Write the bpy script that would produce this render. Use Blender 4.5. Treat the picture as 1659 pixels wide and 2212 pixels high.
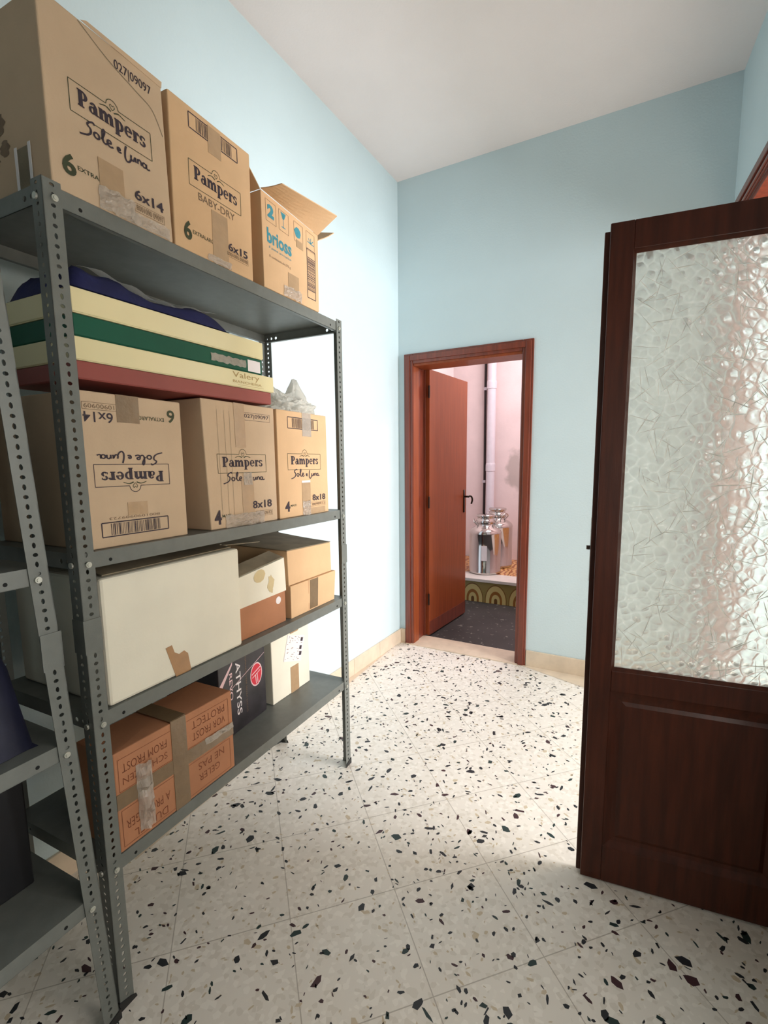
import bpy, bmesh, math, random
from mathutils import Vector, Matrix, noise
for o in list(bpy.data.objects): bpy.data.objects.remove(o)
S = bpy.context.scene
C = S.collection
random.seed(7)

# ------------------------------------------------------------------ camera
FPX, PITCH, YAW, ROLL, HC = 1037.19, .131, -.5015, -.0086, 1.38
cy, sy, cp, sp = math.cos(YAW), math.sin(YAW), math.cos(PITCH), math.sin(PITCH)
fw = Vector((sy*cp, cy*cp, -sp)); rt = Vector((cy, -sy, 0)); up = rt.cross(fw)
c_, s_ = math.cos(ROLL), math.sin(ROLL)
r2 = c_*rt + s_*up; u2 = -s_*rt + c_*up
cam = bpy.data.cameras.new('camera'); co = bpy.data.objects.new('camera', cam); C.objects.link(co)
M = Matrix((r2, u2, -fw)).transposed().to_4x4(); M.translation = (0, 0, HC); co.matrix_world = M
cam.sensor_fit = 'VERTICAL'; cam.sensor_height = 24; cam.sensor_width = 24*1659/2212
cam.lens = FPX*24/2212
cam.shift_x = -16.16/2212; cam.shift_y = 30.98/2212
cam.clip_start = .02
S.camera = co

# ------------------------------------------------------------------ world, lights, exposure
w = bpy.data.worlds.new('world'); S.world = w; w.use_nodes = True
w.node_tree.nodes['Background'].inputs[0].default_value = (.75, .88, 1, 1)
w.node_tree.nodes['Background'].inputs[1].default_value = 1.0
S.view_settings.view_transform = 'Standard'; S.view_settings.look = 'None'
S.view_settings.gamma = 1; S.view_settings.use_curve_mapping = False
S.view_settings.exposure = 0.28

def area(name, loc, direction, sx, sz, power, col, spread=math.pi):
    l = bpy.data.lights.new(name, 'AREA'); l.shape = 'RECTANGLE'; l.size = sx; l.size_y = sz
    l.energy = power; l.color = col; l.spread = spread
    o = bpy.data.objects.new(name, l); C.objects.link(o); o.location = loc
    o.rotation_euler = Vector(direction).to_track_quat('-Z', 'Z').to_euler()
    return o
# daylight through the next room's window; the other three are added fill lamps
area('daylight_side_window', (2.92, 2.25, 1.75), (-1, -.02, -.03), 1.5, 1.6, 185, (.97, .98, 1))
area('back_room_fill', (-.55, 4.35, 3.05), (-.25, .35, -1), .9, .9, 42, (1, .93, .97))  # fill lamp added under the back room ceiling
area('near_fill', (.79, .62, 1.3), (-1, .35, -.02), .7, 1.1, 13.5, (1, .95, .88))  # fill lamp added outside an invented opening beside the camera
area('rear_fill', (0, -1.4, 1.8), (-.1, 1, -.1), 1.0, 1.2, 1.5, (1, .93, .82))  # weak fill lamp added at the rear end, no window there

# ------------------------------------------------------------------ node helpers
def lin(c):
    return tuple(((v/255)/12.92 if v/255 <= .04045 else (((v/255)+.055)/1.055)**2.4) for v in c)+(1,)
def mat(name, rgb, rough=.6, metal=0, var=.0, scale=20, bump=0, bscale=200, coat=0, spec=.5, trans=0, alpha=1, stretch=None, dark=None):
    m = bpy.data.materials.new(name); m.use_nodes = True; nt = m.node_tree; N = nt.nodes; L = nt.links
    b = N['Principled BSDF']
    b.inputs['Roughness'].default_value = rough; b.inputs['Metallic'].default_value = metal
    b.inputs['Coat Weight'].default_value = coat; b.inputs['Coat Roughness'].default_value = .15
    b.inputs['Specular IOR Level'].default_value = spec; b.inputs['Transmission Weight'].default_value = trans
    b.inputs['Alpha'].default_value = alpha
    base = lin(rgb)
    tc = N.new('ShaderNodeTexCoord'); mp = N.new('ShaderNodeMapping'); L.new(tc.outputs['Object'], mp.inputs[0])
    if stretch: mp.inputs['Scale'].default_value = stretch
    n1 = N.new('ShaderNodeTexNoise'); n1.inputs['Scale'].default_value = scale; n1.inputs['Detail'].default_value = 6
    L.new(mp.outputs[0], n1.inputs['Vector'])
    mx = N.new('ShaderNodeMix'); mx.data_type = 'RGBA'
    mr = N.new('ShaderNodeMapRange'); mr.inputs[1].default_value = .35; mr.inputs[2].default_value = .65
    L.new(n1.outputs[0], mr.inputs[0]); L.new(mr.outputs[0], mx.inputs[0])
    mx.inputs[6].default_value = base
    d = lin(dark) if dark else tuple(v*(1-var) for v in base[:3])+(1,)
    mx.inputs[7].default_value = d
    L.new(mx.outputs[2], b.inputs['Base Color'])
    if bump:
        n2 = N.new('ShaderNodeTexNoise'); n2.inputs['Scale'].default_value = bscale; n2.inputs['Detail'].default_value = 4
        L.new(mp.outputs[0], n2.inputs['Vector'])
        bp = N.new('ShaderNodeBump'); bp.inputs['Strength'].default_value = bump; bp.inputs['Distance'].default_value = .004
        L.new(n2.outputs[0], bp.inputs['Height']); L.new(bp.outputs[0], b.inputs['Normal'])
    return m

WALL = mat('pale_blue_wall_paint', (205, 223, 227), .75, var=.03, scale=3, bump=.25, bscale=90)
CEIL = mat('ceiling_paint', (238, 229, 226), .85, var=.03, scale=3, bump=.3, bscale=110)
PINK = mat('pinkish_wall_paint', (228, 205, 202), .8, var=.07, scale=5, bump=.2, bscale=60)
MARB = mat('beige_marble', (222, 204, 180), .35, var=.12, scale=14)
MARBW = mat('white_marble', (222, 214, 205), .3, var=.1, scale=9)
WOODR = mat('red_brown_varnished_wood', (128, 58, 38), .33, var=.35, scale=6, stretch=(9, 9, .6), coat=.4, bump=.05, bscale=60)
WOODO = mat('orange_brown_veneer', (146, 70, 34), .45, var=.22, scale=5, stretch=(9, 9, .5), coat=.1, spec=.35)
WOODD = mat('dark_mahogany_varnish', (80, 36, 20), .45, var=.4, scale=7, stretch=(7, 7, .6), coat=.08, spec=.3, bump=.08, bscale=40)
STEEL = mat('grey_painted_steel', (112, 115, 110), .42, var=.12, scale=30, bump=.06, bscale=300)
HOLE = mat('dark_hole', (14, 14, 14), .9)
ZINC = mat('zinc_bolt', (205, 205, 195), .35, metal=.6)
CARD = mat('brown_cardboard', (205, 178, 148), .8, var=.08, scale=9, bump=.12, bscale=120)
CARD2 = mat('warm_brown_cardboard', (216, 178, 136), .75, var=.08, scale=9, bump=.1, bscale=120)
CARDR = mat('orange_brown_cardboard', (184, 126, 90), .75, var=.16, scale=7, bump=.1, bscale=120)
CARDW = mat('off_white_cardboard', (236, 230, 212), .75, var=.07, scale=6, bump=.08, bscale=100)
CARDG = mat('dusty_grey_brown_cardboard', (140, 128, 106), .9, var=.25, scale=14, bump=.15)
INK = mat('dark_purple_ink', (58, 46, 56), .7, var=.15, scale=60)
INKG = mat('dark_green_ink', (62, 68, 42), .7, var=.2, scale=60)
INKF = mat('faint_brown_ink', (128, 104, 80), .7, var=.2, scale=60)
INKB = mat('blue_ink', (62, 142, 158), .7, var=.15, scale=80)
INKR = mat('red_brown_ink', (132, 72, 44), .7, var=.3, scale=40)
TAPE = mat('brown_packing_tape', (184, 152, 116), .3, var=.1, scale=30, bump=.25, bscale=60, coat=.5)
TAPEB = mat('torn_brown_tape', (168, 124, 78), .3, var=.12, scale=30, bump=.2, bscale=60, coat=.3)
TAPEG = mat('dull_olive_packing_tape', (128, 104, 76), .25, var=.15, scale=25, bump=.3, bscale=50, coat=.5)
TAPEW = mat('crinkled_clear_tape', (226, 214, 200), .15, var=.1, scale=60, bump=.6, bscale=90, trans=.4, alpha=.75)
PAPER = mat('white_paper', (235, 228, 228), .6, var=.03)
CREAM = mat('cream_glossy_card', (232, 220, 172), .28, var=.04, scale=6, coat=.3)
GREEN = mat('dark_green_glossy_card', (14, 88, 66), .5, var=.15, scale=6, spec=.3)
RED = mat('brick_red_card', (150, 70, 62), .45, var=.12, scale=8)
GOLD = mat('faded_gold_print', (176, 148, 92), .5)
NAVY = mat('navy_cloth', (34, 38, 92), .75, var=.3, scale=20, bump=.4, bscale=60)
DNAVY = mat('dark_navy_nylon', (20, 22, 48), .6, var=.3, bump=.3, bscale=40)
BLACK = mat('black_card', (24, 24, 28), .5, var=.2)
PLAST = mat('thin_translucent_plastic', (240, 238, 228), .4, var=.04, scale=20, bump=.1, bscale=20, trans=0, alpha=.8)
FOOTM = mat('black_plastic_foot', (30, 30, 30), .5)
INOX = mat('polished_stainless_steel', (205, 200, 196), .09, metal=1, var=.05, scale=8)
DARKM = mat('dark_bronze_metal', (50, 38, 30), .35, metal=.7)
PVC = mat('white_plastic_pipe', (216, 206, 212), .4, var=.04)
CABLE = mat('dark_rubber', (40, 26, 26), .6)
def stained():
    m = PINK.copy(); m.name = 'pinkish_wall_with_damp_stain'; N, L = m.node_tree.nodes, m.node_tree.links; bs = N['Principled BSDF']
    src = bs.inputs['Base Color'].links[0].from_socket; g = N.new('ShaderNodeNewGeometry')
    ns = N.new('ShaderNodeTexNoise'); ns.inputs['Scale'].default_value = 9; ns.inputs['Detail'].default_value = 5; L.new(g.outputs['Position'], ns.inputs['Vector'])
    d = N.new('ShaderNodeVectorMath'); d.operation = 'SUBTRACT'; L.new(g.outputs['Position'], d.inputs[0]); d.inputs[1].default_value = (-1.42, 5.56, 1.28)
    e = N.new('ShaderNodeVectorMath'); e.operation = 'MULTIPLY'; L.new(d.outputs[0], e.inputs[0]); e.inputs[1].default_value = (9, 1, 4)
    l = N.new('ShaderNodeVectorMath'); l.operation = 'LENGTH'; L.new(e.outputs[0], l.inputs[0])
    a = N.new('ShaderNodeMath'); a.operation = 'MULTIPLY_ADD'; L.new(ns.outputs[0], a.inputs[0]); a.inputs[1].default_value = 1.6; L.new(l.outputs['Value'], a.inputs[2])
    r = N.new('ShaderNodeMapRange'); r.inputs[1].default_value = 1.45; r.inputs[2].default_value = 1.9; r.inputs[3].default_value = .55; r.inputs[4].default_value = 0; L.new(a.outputs[0], r.inputs[0])
    x = N.new('ShaderNodeMix'); x.data_type = 'RGBA'; L.new(r.outputs[0], x.inputs[0]); L.new(src, x.inputs[6]); x.inputs[7].default_value = lin((140, 128, 118)); L.new(x.outputs[2], bs.inputs['Base Color'])
    return m
STAIN = stained()
FADED = mat('faded_yellow_stain', (212, 192, 148), .7, var=.1)
ATHY = mat('black_printed_card', (52, 48, 54), .4, var=.55, scale=16, coat=.2)
LOGO = mat('logo_red', (205, 40, 60), .5); LOGOW = mat('logo_pink_white', (232, 200, 204), .5)

# patterned tiles, black floor, terrazzo, glass ------------------------------------------------
def nodes(m):
    m.use_nodes = True; return m.node_tree.nodes, m.node_tree.links
def math_(N, L, op, a, b=None, c=None):
    n = N.new('ShaderNodeMath'); n.operation = op
    for i, v in enumerate((a, b, c)):
        if v is None: continue
        if isinstance(v, (int, float)): n.inputs[i].default_value = v
        else: L.new(v, n.inputs[i])
    return n.outputs[0]
def mixc(N, L, f, a, b):
    n = N.new('ShaderNodeMix'); n.data_type = 'RGBA'
    if isinstance(f, (int, float)): n.inputs[0].default_value = f
    else: L.new(f, n.inputs[0])
    for i, v in ((6, a), (7, b)):
        if isinstance(v, tuple): n.inputs[i].default_value = v
        else: L.new(v, n.inputs[i])
    return n.outputs[2]
def terrazzo():
    m = bpy.data.materials.new('terrazzo_tiles'); N, L = nodes(m); b = N['Principled BSDF']
    g = N.new('ShaderNodeNewGeometry'); pos = g.outputs['Position']
    def line(nx, ny, ph):
        d = N.new('ShaderNodeVectorMath'); d.operation = 'DOT_PRODUCT'; L.new(pos, d.inputs[0]); d.inputs[1].default_value = (nx, ny, 0)
        v = math_(N, L, 'SUBTRACT', d.outputs['Value'], ph); v = math_(N, L, 'DIVIDE', v, .335)
        v = math_(N, L, 'FRACT', v); v = math_(N, L, 'SUBTRACT', v, .5); v = math_(N, L, 'ABSOLUTE', v)
        return math_(N, L, 'GREATER_THAN', v, .4955)
    a = math.radians(46)
    gr = math_(N, L, 'MAXIMUM', line(-math.sin(a), math.cos(a), 1.337), line(math.cos(a), math.sin(a), .75))
    vo = N.new('ShaderNodeTexVoronoi'); vo.inputs['Scale'].default_value = 75; L.new(pos, vo.inputs['Vector'])
    sp_ = N.new('ShaderNodeSeparateColor'); L.new(vo.outputs['Color'], sp_.inputs[0])
    ns = N.new('ShaderNodeTexNoise'); ns.inputs['Scale'].default_value = 7; L.new(pos, ns.inputs['Vector'])
    base = mixc(N, L, ns.outputs[0], lin((232, 225, 214)), lin((224, 217, 206)))
    f1 = math_(N, L, 'MULTIPLY', math_(N, L, 'GREATER_THAN', sp_.outputs[0], .8), .28)
    c1 = mixc(N, L, f1, base, lin((194, 184, 166)))
    f2 = math_(N, L, 'MULTIPLY', math_(N, L, 'LESS_THAN', sp_.outputs[1], .2), .4)
    c2 = mixc(N, L, f2, c1, lin((246, 240, 230)))
    c3 = mixc(N, L, math_(N, L, 'MULTIPLY', gr, .55), c2, lin((140, 128, 112)))
    L.new(c3, b.inputs['Base Color']); b.inputs['Roughness'].default_value = .42
    return m
TERR = terrazzo()
CHIPS = [mat('dark_chip', (38, 40, 44), .45), mat('dark_green_chip', (36, 54, 52), .45), mat('maroon_chip', (66, 40, 44), .45), mat('taupe_chip', (200, 184, 158), .5)]
def arch_tiles():
    m = bpy.data.materials.new('retro_arch_tiles'); N, L = nodes(m); b = N['Principled BSDF']
    g = N.new('ShaderNodeNewGeometry'); s = N.new('ShaderNodeSeparateXYZ'); L.new(g.outputs['Position'], s.inputs[0])
    x = math_(N, L, 'FRACT', math_(N, L, 'DIVIDE', math_(N, L, 'ADD', s.outputs[0], 3.07), .235))
    x = math_(N, L, 'MULTIPLY', math_(N, L, 'SUBTRACT', x, .5), .235)
    z = math_(N, L, 'SUBTRACT', s.outputs[2], .03)
    zz = math_(N, L, 'MULTIPLY', math_(N, L, 'MAXIMUM', z, 0), .68)
    r = math_(N, L, 'SQRT', math_(N, L, 'ADD', math_(N, L, 'MULTIPLY', x, x), math_(N, L, 'MULTIPLY', zz, zz)))
    col = lin((150, 130, 72))
    def ring(lo, hi):
        return math_(N, L, 'MULTIPLY', math_(N, L, 'GREATER_THAN', r, lo), math_(N, L, 'LESS_THAN', r, hi))
    c = mixc(N, L, ring(.0, .1), col, lin((205, 186, 122)))
    c = mixc(N, L, ring(.042, .064), c, lin((150, 98, 40)))
    c = mixc(N, L, ring(.0, .016), c, lin((110, 74, 34)))
    c = mixc(N, L, ring(.1, .108), c, lin((128, 88, 38)))
    L.new(c, b.inputs['Base Color']); b.inputs['Roughness'].default_value = .3
    return m
ARCH = arch_tiles()
def ledge_top():
    m = bpy.data.materials.new('orange_patterned_tiles'); N, L = nodes(m); b = N['Principled BSDF']
    g = N.new('ShaderNodeNewGeometry'); wv = N.new('ShaderNodeTexWave'); wv.inputs['Scale'].default_value = 6
    wv.inputs['Distortion'].default_value = 9; wv.inputs['Detail'].default_value = 2; L.new(g.outputs['Position'], wv.inputs['Vector'])
    f = math_(N, L, 'GREATER_THAN', wv.outputs['Fac'], .6)
    L.new(mixc(N, L, f, lin((208, 158, 96)), lin((150, 84, 40))), b.inputs['Base Color']); b.inputs['Roughness'].default_value = .3
    return m
LTOP = ledge_top()
def blackfloor():
    m = bpy.data.materials.new('worn_black_floor'); N, L = nodes(m); b = N['Principled BSDF']
    g = N.new('ShaderNodeNewGeometry')
    n = N.new('ShaderNodeTexNoise'); n.inputs['Scale'].default_value = 22; n.inputs['Detail'].default_value = 8; L.new(g.outputs['Position'], n.inputs['Vector'])
    n2 = N.new('ShaderNodeTexNoise'); n2.inputs['Scale'].default_value = 3; L.new(g.outputs['Position'], n2.inputs['Vector'])
    f = math_(N, L, 'GREATER_THAN', n.outputs[0], .635)
    c = mixc(N, L, n2.outputs[0], lin((28, 28, 28)), lin((66, 62, 60)))
    L.new(mixc(N, L, math_(N, L, 'MULTIPLY', f, .5), c, lin((150, 146, 138))), b.inputs['Base Color']); b.inputs['Roughness'].default_value = .6
    return m
BLKF = blackfloor()
WARM = mat('warm_cream_wall_paint', (218, 190, 156), .8, var=.04, scale=4)
def patterned_glass():
    m = bpy.data.materials.new('patterned_glass'); N, L = nodes(m); b = N['Principled BSDF']
    b.inputs['Transmission Weight'].default_value = .9; b.inputs['Roughness'].default_value = .2; b.inputs['IOR'].default_value = 1.5
    b.inputs['Base Color'].default_value = (.97, 1, .96, 1)
    tc = N.new('ShaderNodeTexCoord'); mp = N.new('ShaderNodeMapping'); L.new(tc.outputs['Object'], mp.inputs[0]); mp.inputs['Scale'].default_value = (1, 0, 1)
    v = N.new('ShaderNodeTexVoronoi'); v.inputs['Scale'].default_value = 42; v.feature = 'SMOOTH_F1'; v.inputs['Smoothness'].default_value = .5; L.new(mp.outputs[0], v.inputs['Vector'])
    h = math_(N, L, 'MULTIPLY', v.outputs['Distance'], -1.0)
    bp = N.new('ShaderNodeBump'); bp.inputs['Strength'].default_value = 1; bp.inputs['Distance'].default_value = .024
    L.new(h, bp.inputs['Height']); L.new(bp.outputs[0], b.inputs['Normal'])
    return m
GLASS = patterned_glass()
RIDGE = bpy.data.materials.new('glass_ridge'); RIDGE.use_nodes = True
_b = RIDGE.node_tree.nodes['Principled BSDF']; _b.inputs['Transmission Weight'].default_value = .8; _b.inputs['Roughness'].default_value = .1
def add_translucent(m, f, col):
    N, L = m.node_tree.nodes, m.node_tree.links; t_ = N.new('ShaderNodeBsdfTranslucent'); t_.inputs[0].default_value = col
    mx = N.new('ShaderNodeMixShader'); mx.inputs[0].default_value = f; L.new(N['Principled BSDF'].outputs[0], mx.inputs[1]); L.new(t_.outputs[0], mx.inputs[2])
    L.new(mx.outputs[0], N['Material Output'].inputs[0])
add_translucent(RIDGE, .6, (.95, .95, .92, 1)); add_translucent(GLASS, .16, (.95, .96, .92, 1)); add_translucent(PLAST, .4, (.95, .95, .93, 1)); _b.inputs['IOR'].default_value = 1.5

# ------------------------------------------------------------------ mesh builder
class MB:
    def __init__(s): s.v = []; s.f = []; s.m = []; s.mats = []
    def mi(s, m):
        if m not in s.mats: s.mats.append(m)
        return s.mats.index(m)
    def face(s, pts, m, flip=False):
        n = len(s.v); s.v += [tuple(p) for p in pts]; idx = list(range(n, n+len(pts)))
        s.f.append(idx[::-1] if flip else idx); s.m.append(s.mi(m))
    def raw(s, vs, fs, m):
        n = len(s.v); s.v += [tuple(p) for p in vs]; k = s.mi(m)
        for f in fs: s.f.append([i+n for i in f]); s.m.append(k)
    def hexa(s, c, m):   # c: 8 corners, bottom 4 ccw then top 4 ccw
        s.raw(c, [(3, 2, 1, 0), (4, 5, 6, 7), (0, 1, 5, 4), (1, 2, 6, 5), (2, 3, 7, 6), (3, 0, 4, 7)], m)
    def box(s, x0, x1, y0, y1, z0, z1, m):
        s.hexa([(x0, y0, z0), (x1, y0, z0), (x1, y1, z0), (x0, y1, z0), (x0, y0, z1), (x1, y0, z1), (x1, y1, z1), (x0, y1, z1)], m)
    def lathe(s, prof, m, n=40, c=(0, 0, 0)):
        vs = []; fs = []
        for r, z in prof:
            for k in range(n):
                a = 2*math.pi*k/n; vs.append((c[0]+r*math.cos(a), c[1]+r*math.sin(a), c[2]+z))
        for i in range(len(prof)-1):
            for k in range(n):
                fs.append((i*n+k, i*n+(k+1) % n, (i+1)*n+(k+1) % n, (i+1)*n+k))
        fs.append(tuple(range(n))[::-1]); fs.append(tuple((len(prof)-1)*n+k for k in range(n)))
        s.raw(vs, fs, m)
    def tube(s, pts, r, m, n=8):
        pts = [Vector(p) for p in pts]; vs = []; fs = []
        for i, p in enumerate(pts):
            t = (pts[min(i+1, len(pts)-1)]-pts[max(i-1, 0)]).normalized()
            a = t.orthogonal().normalized() if i == 0 else (a - t*a.dot(t)).normalized()
            b = t.cross(a); rr = r[i] if isinstance(r, (list, tuple)) else r
            for k in range(n):
                th = 2*math.pi*k/n; vs.append(p+a*rr*math.cos(th)+b*rr*math.sin(th))
        for i in range(len(pts)-1):
            for k in range(n): fs.append((i*n+k, i*n+(k+1) % n, (i+1)*n+(k+1) % n, (i+1)*n+k))
        fs.append(tuple(range(n))[::-1]); fs.append(tuple((len(pts)-1)*n+k for k in range(n)))
        s.raw(vs, fs, m)
    def build(s, name, parent=None, smooth=False, bevel=0, loc=None):
        me = bpy.data.meshes.new(name); me.from_pydata(s.v, [], s.f); me.update()
        for m in s.mats: me.materials.append(m)
        for p, k in zip(me.polygons, s.m): p.material_index = k
        if smooth:
            for p in me.polygons: p.use_smooth = True
        o = bpy.data.objects.new(name, me); C.objects.link(o)
        if parent: o.parent = parent
        if loc: o.location = loc
        if bevel:
            b = o.modifiers.new('bevel', 'BEVEL'); b.width = bevel; b.segments = 2; b.limit_method = 'ANGLE'; b.angle_limit = math.radians(50)
        return o
def tag(o, label, cat, group=None, kind=None):
    if label: o['label'] = label
    if cat: o['category'] = cat
    if group: o['group'] = group
    if kind: o['kind'] = kind
    return o
def struct(o): o['kind'] = 'structure'; return o
def empty(name, loc=(0, 0, 0), rz=0):
    o = bpy.data.objects.new(name, None); C.objects.link(o); o.location = loc; o.rotation_euler = (0, 0, rz); o.empty_display_size = .05
    return o

# ------------------------------------------------------------------ lettering (flat print, polygons in a (u, v) plane)
def text_polys(txt, size=1, off=0, align='LEFT'):
    cu = bpy.data.curves.new('t', 'FONT'); cu.body = txt; cu.size = size; cu.offset = off; cu.align_x = align
    cu.resolution_u = 3
    o = bpy.data.objects.new('t', cu); C.objects.link(o)
    dg = bpy.context.evaluated_depsgraph_get(); me = o.evaluated_get(dg).to_mesh()
    polys = [[tuple(me.vertices[i].co[:2]) for i in p.vertices] for p in me.polygons]
    o.evaluated_get(dg).to_mesh_clear(); bpy.data.objects.remove(o); bpy.data.curves.remove(cu)
    return polys
def fit(polys, x0, x1, y0, y1):
    xs = [p[0] for q in polys for p in q]; ys = [p[1] for q in polys for p in q]
    ax, bx, ay, by = min(xs), max(xs), min(ys), max(ys)
    return [[(x0+(x-ax)/(bx-ax)*(x1-x0), y0+(y-ay)/(by-ay)*(y1-y0)) for x, y in q] for q in polys]
def ribbon(pts, wd, closed=False):
    pts = [Vector((p[0], p[1])) for p in pts]; n = len(pts); L_ = []; R_ = []
    for i in range(n):
        a = pts[(i-1) % n] if closed else pts[max(i-1, 0)]; b = pts[(i+1) % n] if closed else pts[min(i+1, n-1)]
        t = (b-a).normalized(); nn = Vector((-t.y, t.x)); k = wd[i] if isinstance(wd, list) else wd
        L_.append(pts[i]+nn*k/2); R_.append(pts[i]-nn*k/2)
    rng = range(n) if closed else range(n-1)
    return [[tuple(L_[i]), tuple(R_[i]), tuple(R_[(i+1) % n]), tuple(L_[(i+1) % n])] for i in rng]
def smoothp(pts, k=5):
    out = []
    for i in range(len(pts)-1):
        p0, p1, p2, p3 = [Vector(pts[max(0, min(len(pts)-1, j))]) for j in (i-1, i, i+1, i+2)]
        for s in range(k):
            t = s/k
            out.append(tuple(.5*((2*p1)+(p2-p0)*t+(2*p0-5*p1+4*p2-p3)*t*t+(3*p1-p0-3*p2+p3)*t**3)))
    out.append(tuple(pts[-1])); return out
def rc(x0, x1, y0, y1): return [[(x0, y0), (x1, y0), (x1, y1), (x0, y1)]]
def arc(cx, cy_, ro, so, ri, si, a0, a1, n=14):
    out = []
    for i in range(n):
        t0 = math.radians(a0+(a1-a0)*i/n); t1 = math.radians(a0+(a1-a0)*(i+1)/n)
        out.append([(cx+ro*math.cos(t0), cy_+so*math.sin(t0)), (cx+ro*math.cos(t1), cy_+so*math.sin(t1)),
                    (cx+ri*math.cos(t1), cy_+si*math.sin(t1)), (cx+ri*math.cos(t0), cy_+si*math.sin(t0))])
    return out
def serif_word():   # slab-serif lettering drawn from stems, bowls and serifs
    G = {}
    G['P'] = (1.0, rc(.08, .46, 0, 1.4)+rc(-.02, .58, 0, .13)+rc(-.02, .5, 1.3, 1.42)+arc(.42, 1.0, .52, .42, .22, .29, -90, 90))
    G['a'] = (.98, arc(.36, .31, .34, .33, .1, .2, 0, 360, 20)+rc(.48, .84, .06, .72)+arc(.46, .66, .34, .34, .08, .2, 0, 165)+rc(.6, .95, 0, .13))
    G['m'] = (1.62, rc(.07, .40, 0, 1)+rc(.58, .91, 0, .75)+rc(1.10, 1.43, 0, .75)+arc(.6, .68, .28, .32, .02, .17, 0, 180)+arc(1.12, .68, .28, .32, .02, .17, 0, 180)
              + rc(0, .46, 0, .12)+rc(.54, .98, 0, .12)+rc(1.06, 1.52, 0, .12)+rc(0, .2, .88, 1))
    G['p'] = (1.02, rc(.07, .42, -.45, 1)+rc(-.02, .52, -.45, -.33)+rc(-.02, .2, .88, 1)+arc(.42, .5, .5, .5, .22, .36, -120, 120, 18))
    G['e'] = (.92, arc(.42, .5, .42, .5, .16, .36, 0, 318, 22)+rc(.2, .82, .46, .58))
    G['r'] = (.74, rc(.07, .42, 0, 1)+rc(-.02, .52, 0, .12)+rc(-.02, .2, .88, 1)+arc(.5, .68, .24, .32, .0, .12, 10, 150))
    G['s'] = (.74, arc(.34, .73, .31, .28, .08, .14, 25, 255, 14)+arc(.36, .27, .33, .29, .08, .14, -155, 80, 14)+rc(.56, .66, .7, .92)+rc(.02, .12, .06, .3))
    out = []; x = 0
    for ch in 'Pampers':
        adv, ps = G[ch]; out += [[(x+a*.8, b) for a, b in q] for q in ps]; x += adv*.8
    return out
SERIF = serif_word()
def loop(cx, cy_, rx, ry, n=14): return [(cx+rx*math.cos(2*math.pi*i/n+1.2), cy_+ry*math.sin(2*math.pi*i/n+1.2)) for i in range(n+1)]
def script_word():
    st = [[(1.55, 1.75), (1.45, 2.0), (1.0, 1.75), (.85, 1.4), (1.15, 1.1), (1.1, .6), (.7, .2), (.0, -.05)], loop(1.75, .75, .27, .32),
          [(2.25, .7), (2.6, 1.6), (2.55, 2.0), (2.38, 1.6), (2.4, .7), (2.6, .42), (2.85, .55)],
          [(2.9, .7), (3.25, .85), (3.2, 1.1), (2.95, 1.05), (2.9, .6), (3.15, .4), (3.5, .55)],
          [(4.0, .65), (4.25, .75), (4.2, .95), (4.02, .9), (4.0, .6), (4.15, .45), (4.4, .5)],
          [(5.0, 1.7), (4.85, 1.0), (4.82, .2), (5.05, -.15), (5.35, .1), (5.5, .45)],
          [(5.55, 1.0), (5.5, .55), (5.75, .38), (6.0, .9)], [(6.02, 1.0), (6.02, .6), (6.1, .4)],
          [(6.3, 1.0), (6.3, .4)], [(6.3, .75), (6.5, 1.0), (6.7, .85), (6.72, .4)], loop(7.12, .68, .24, .28), [(7.38, 1.0), (7.38, .5), (7.55, .38), (7.8, .5)]]
    out = []
    for s in st: out += ribbon(smoothp(s), .2)
    return out
SCRIPT = script_word()
def frame_line(x0, x1, y0, y1, t, dome=True):
    cx = (x0+x1)/2; r = (x1-x0)*.075
    pts = [(cx-r, y1), (x0, y1), (x0, y0), (x1, y0), (x1, y1), (cx+r, y1)]
    out = []
    for a, b in zip(pts[:-1], pts[1:]): out += ribbon([a, b], t)
    if dome: out += ribbon([(cx+r*math.cos(math.radians(a)), y1+r*1.0*math.sin(math.radians(a))) for a in range(180, -1, -15)], t)
    else: out += ribbon([(cx-r, y1), (cx+r, y1)], t)
    return out
def barcode(x0, x1, y0, y1, t, seed=1, horiz=True):
    out = []
    for a, b in (((x0, y1), (x1, y1)), ((x0, y0), (x1, y0)), ((x0, y0), (x0, y1)), ((x1, y0), (x1, y1))): out += ribbon([a, b], t)
    rnd = random.Random(seed)
    if horiz:
        x = x0+(x1-x0)*.14
        while x < x1-(x1-x0)*.13:
            wv = rnd.choice((.001, .0016, .0028)); out += rc(x, x+wv, y0+t, y1-t); x += wv+rnd.choice((.0012, .002, .0032))
    else:
        y = y0+(y1-y0)*.16
        while y < y1-(y1-y0)*.16:
            wv = rnd.choice((.001, .0016, .0028)); out += rc(x0+t, x1-t, y, y+wv); y += wv+rnd.choice((.0012, .002, .0032))
    return out
_tc = {}
def T(txt, x0, x1, y0, y1, off=0):
    k = (txt, off)
    if k not in _tc: _tc[k] = text_polys(txt, 1, off)
    return fit(_tc[k], x0, x1, y0, y1)

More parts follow.
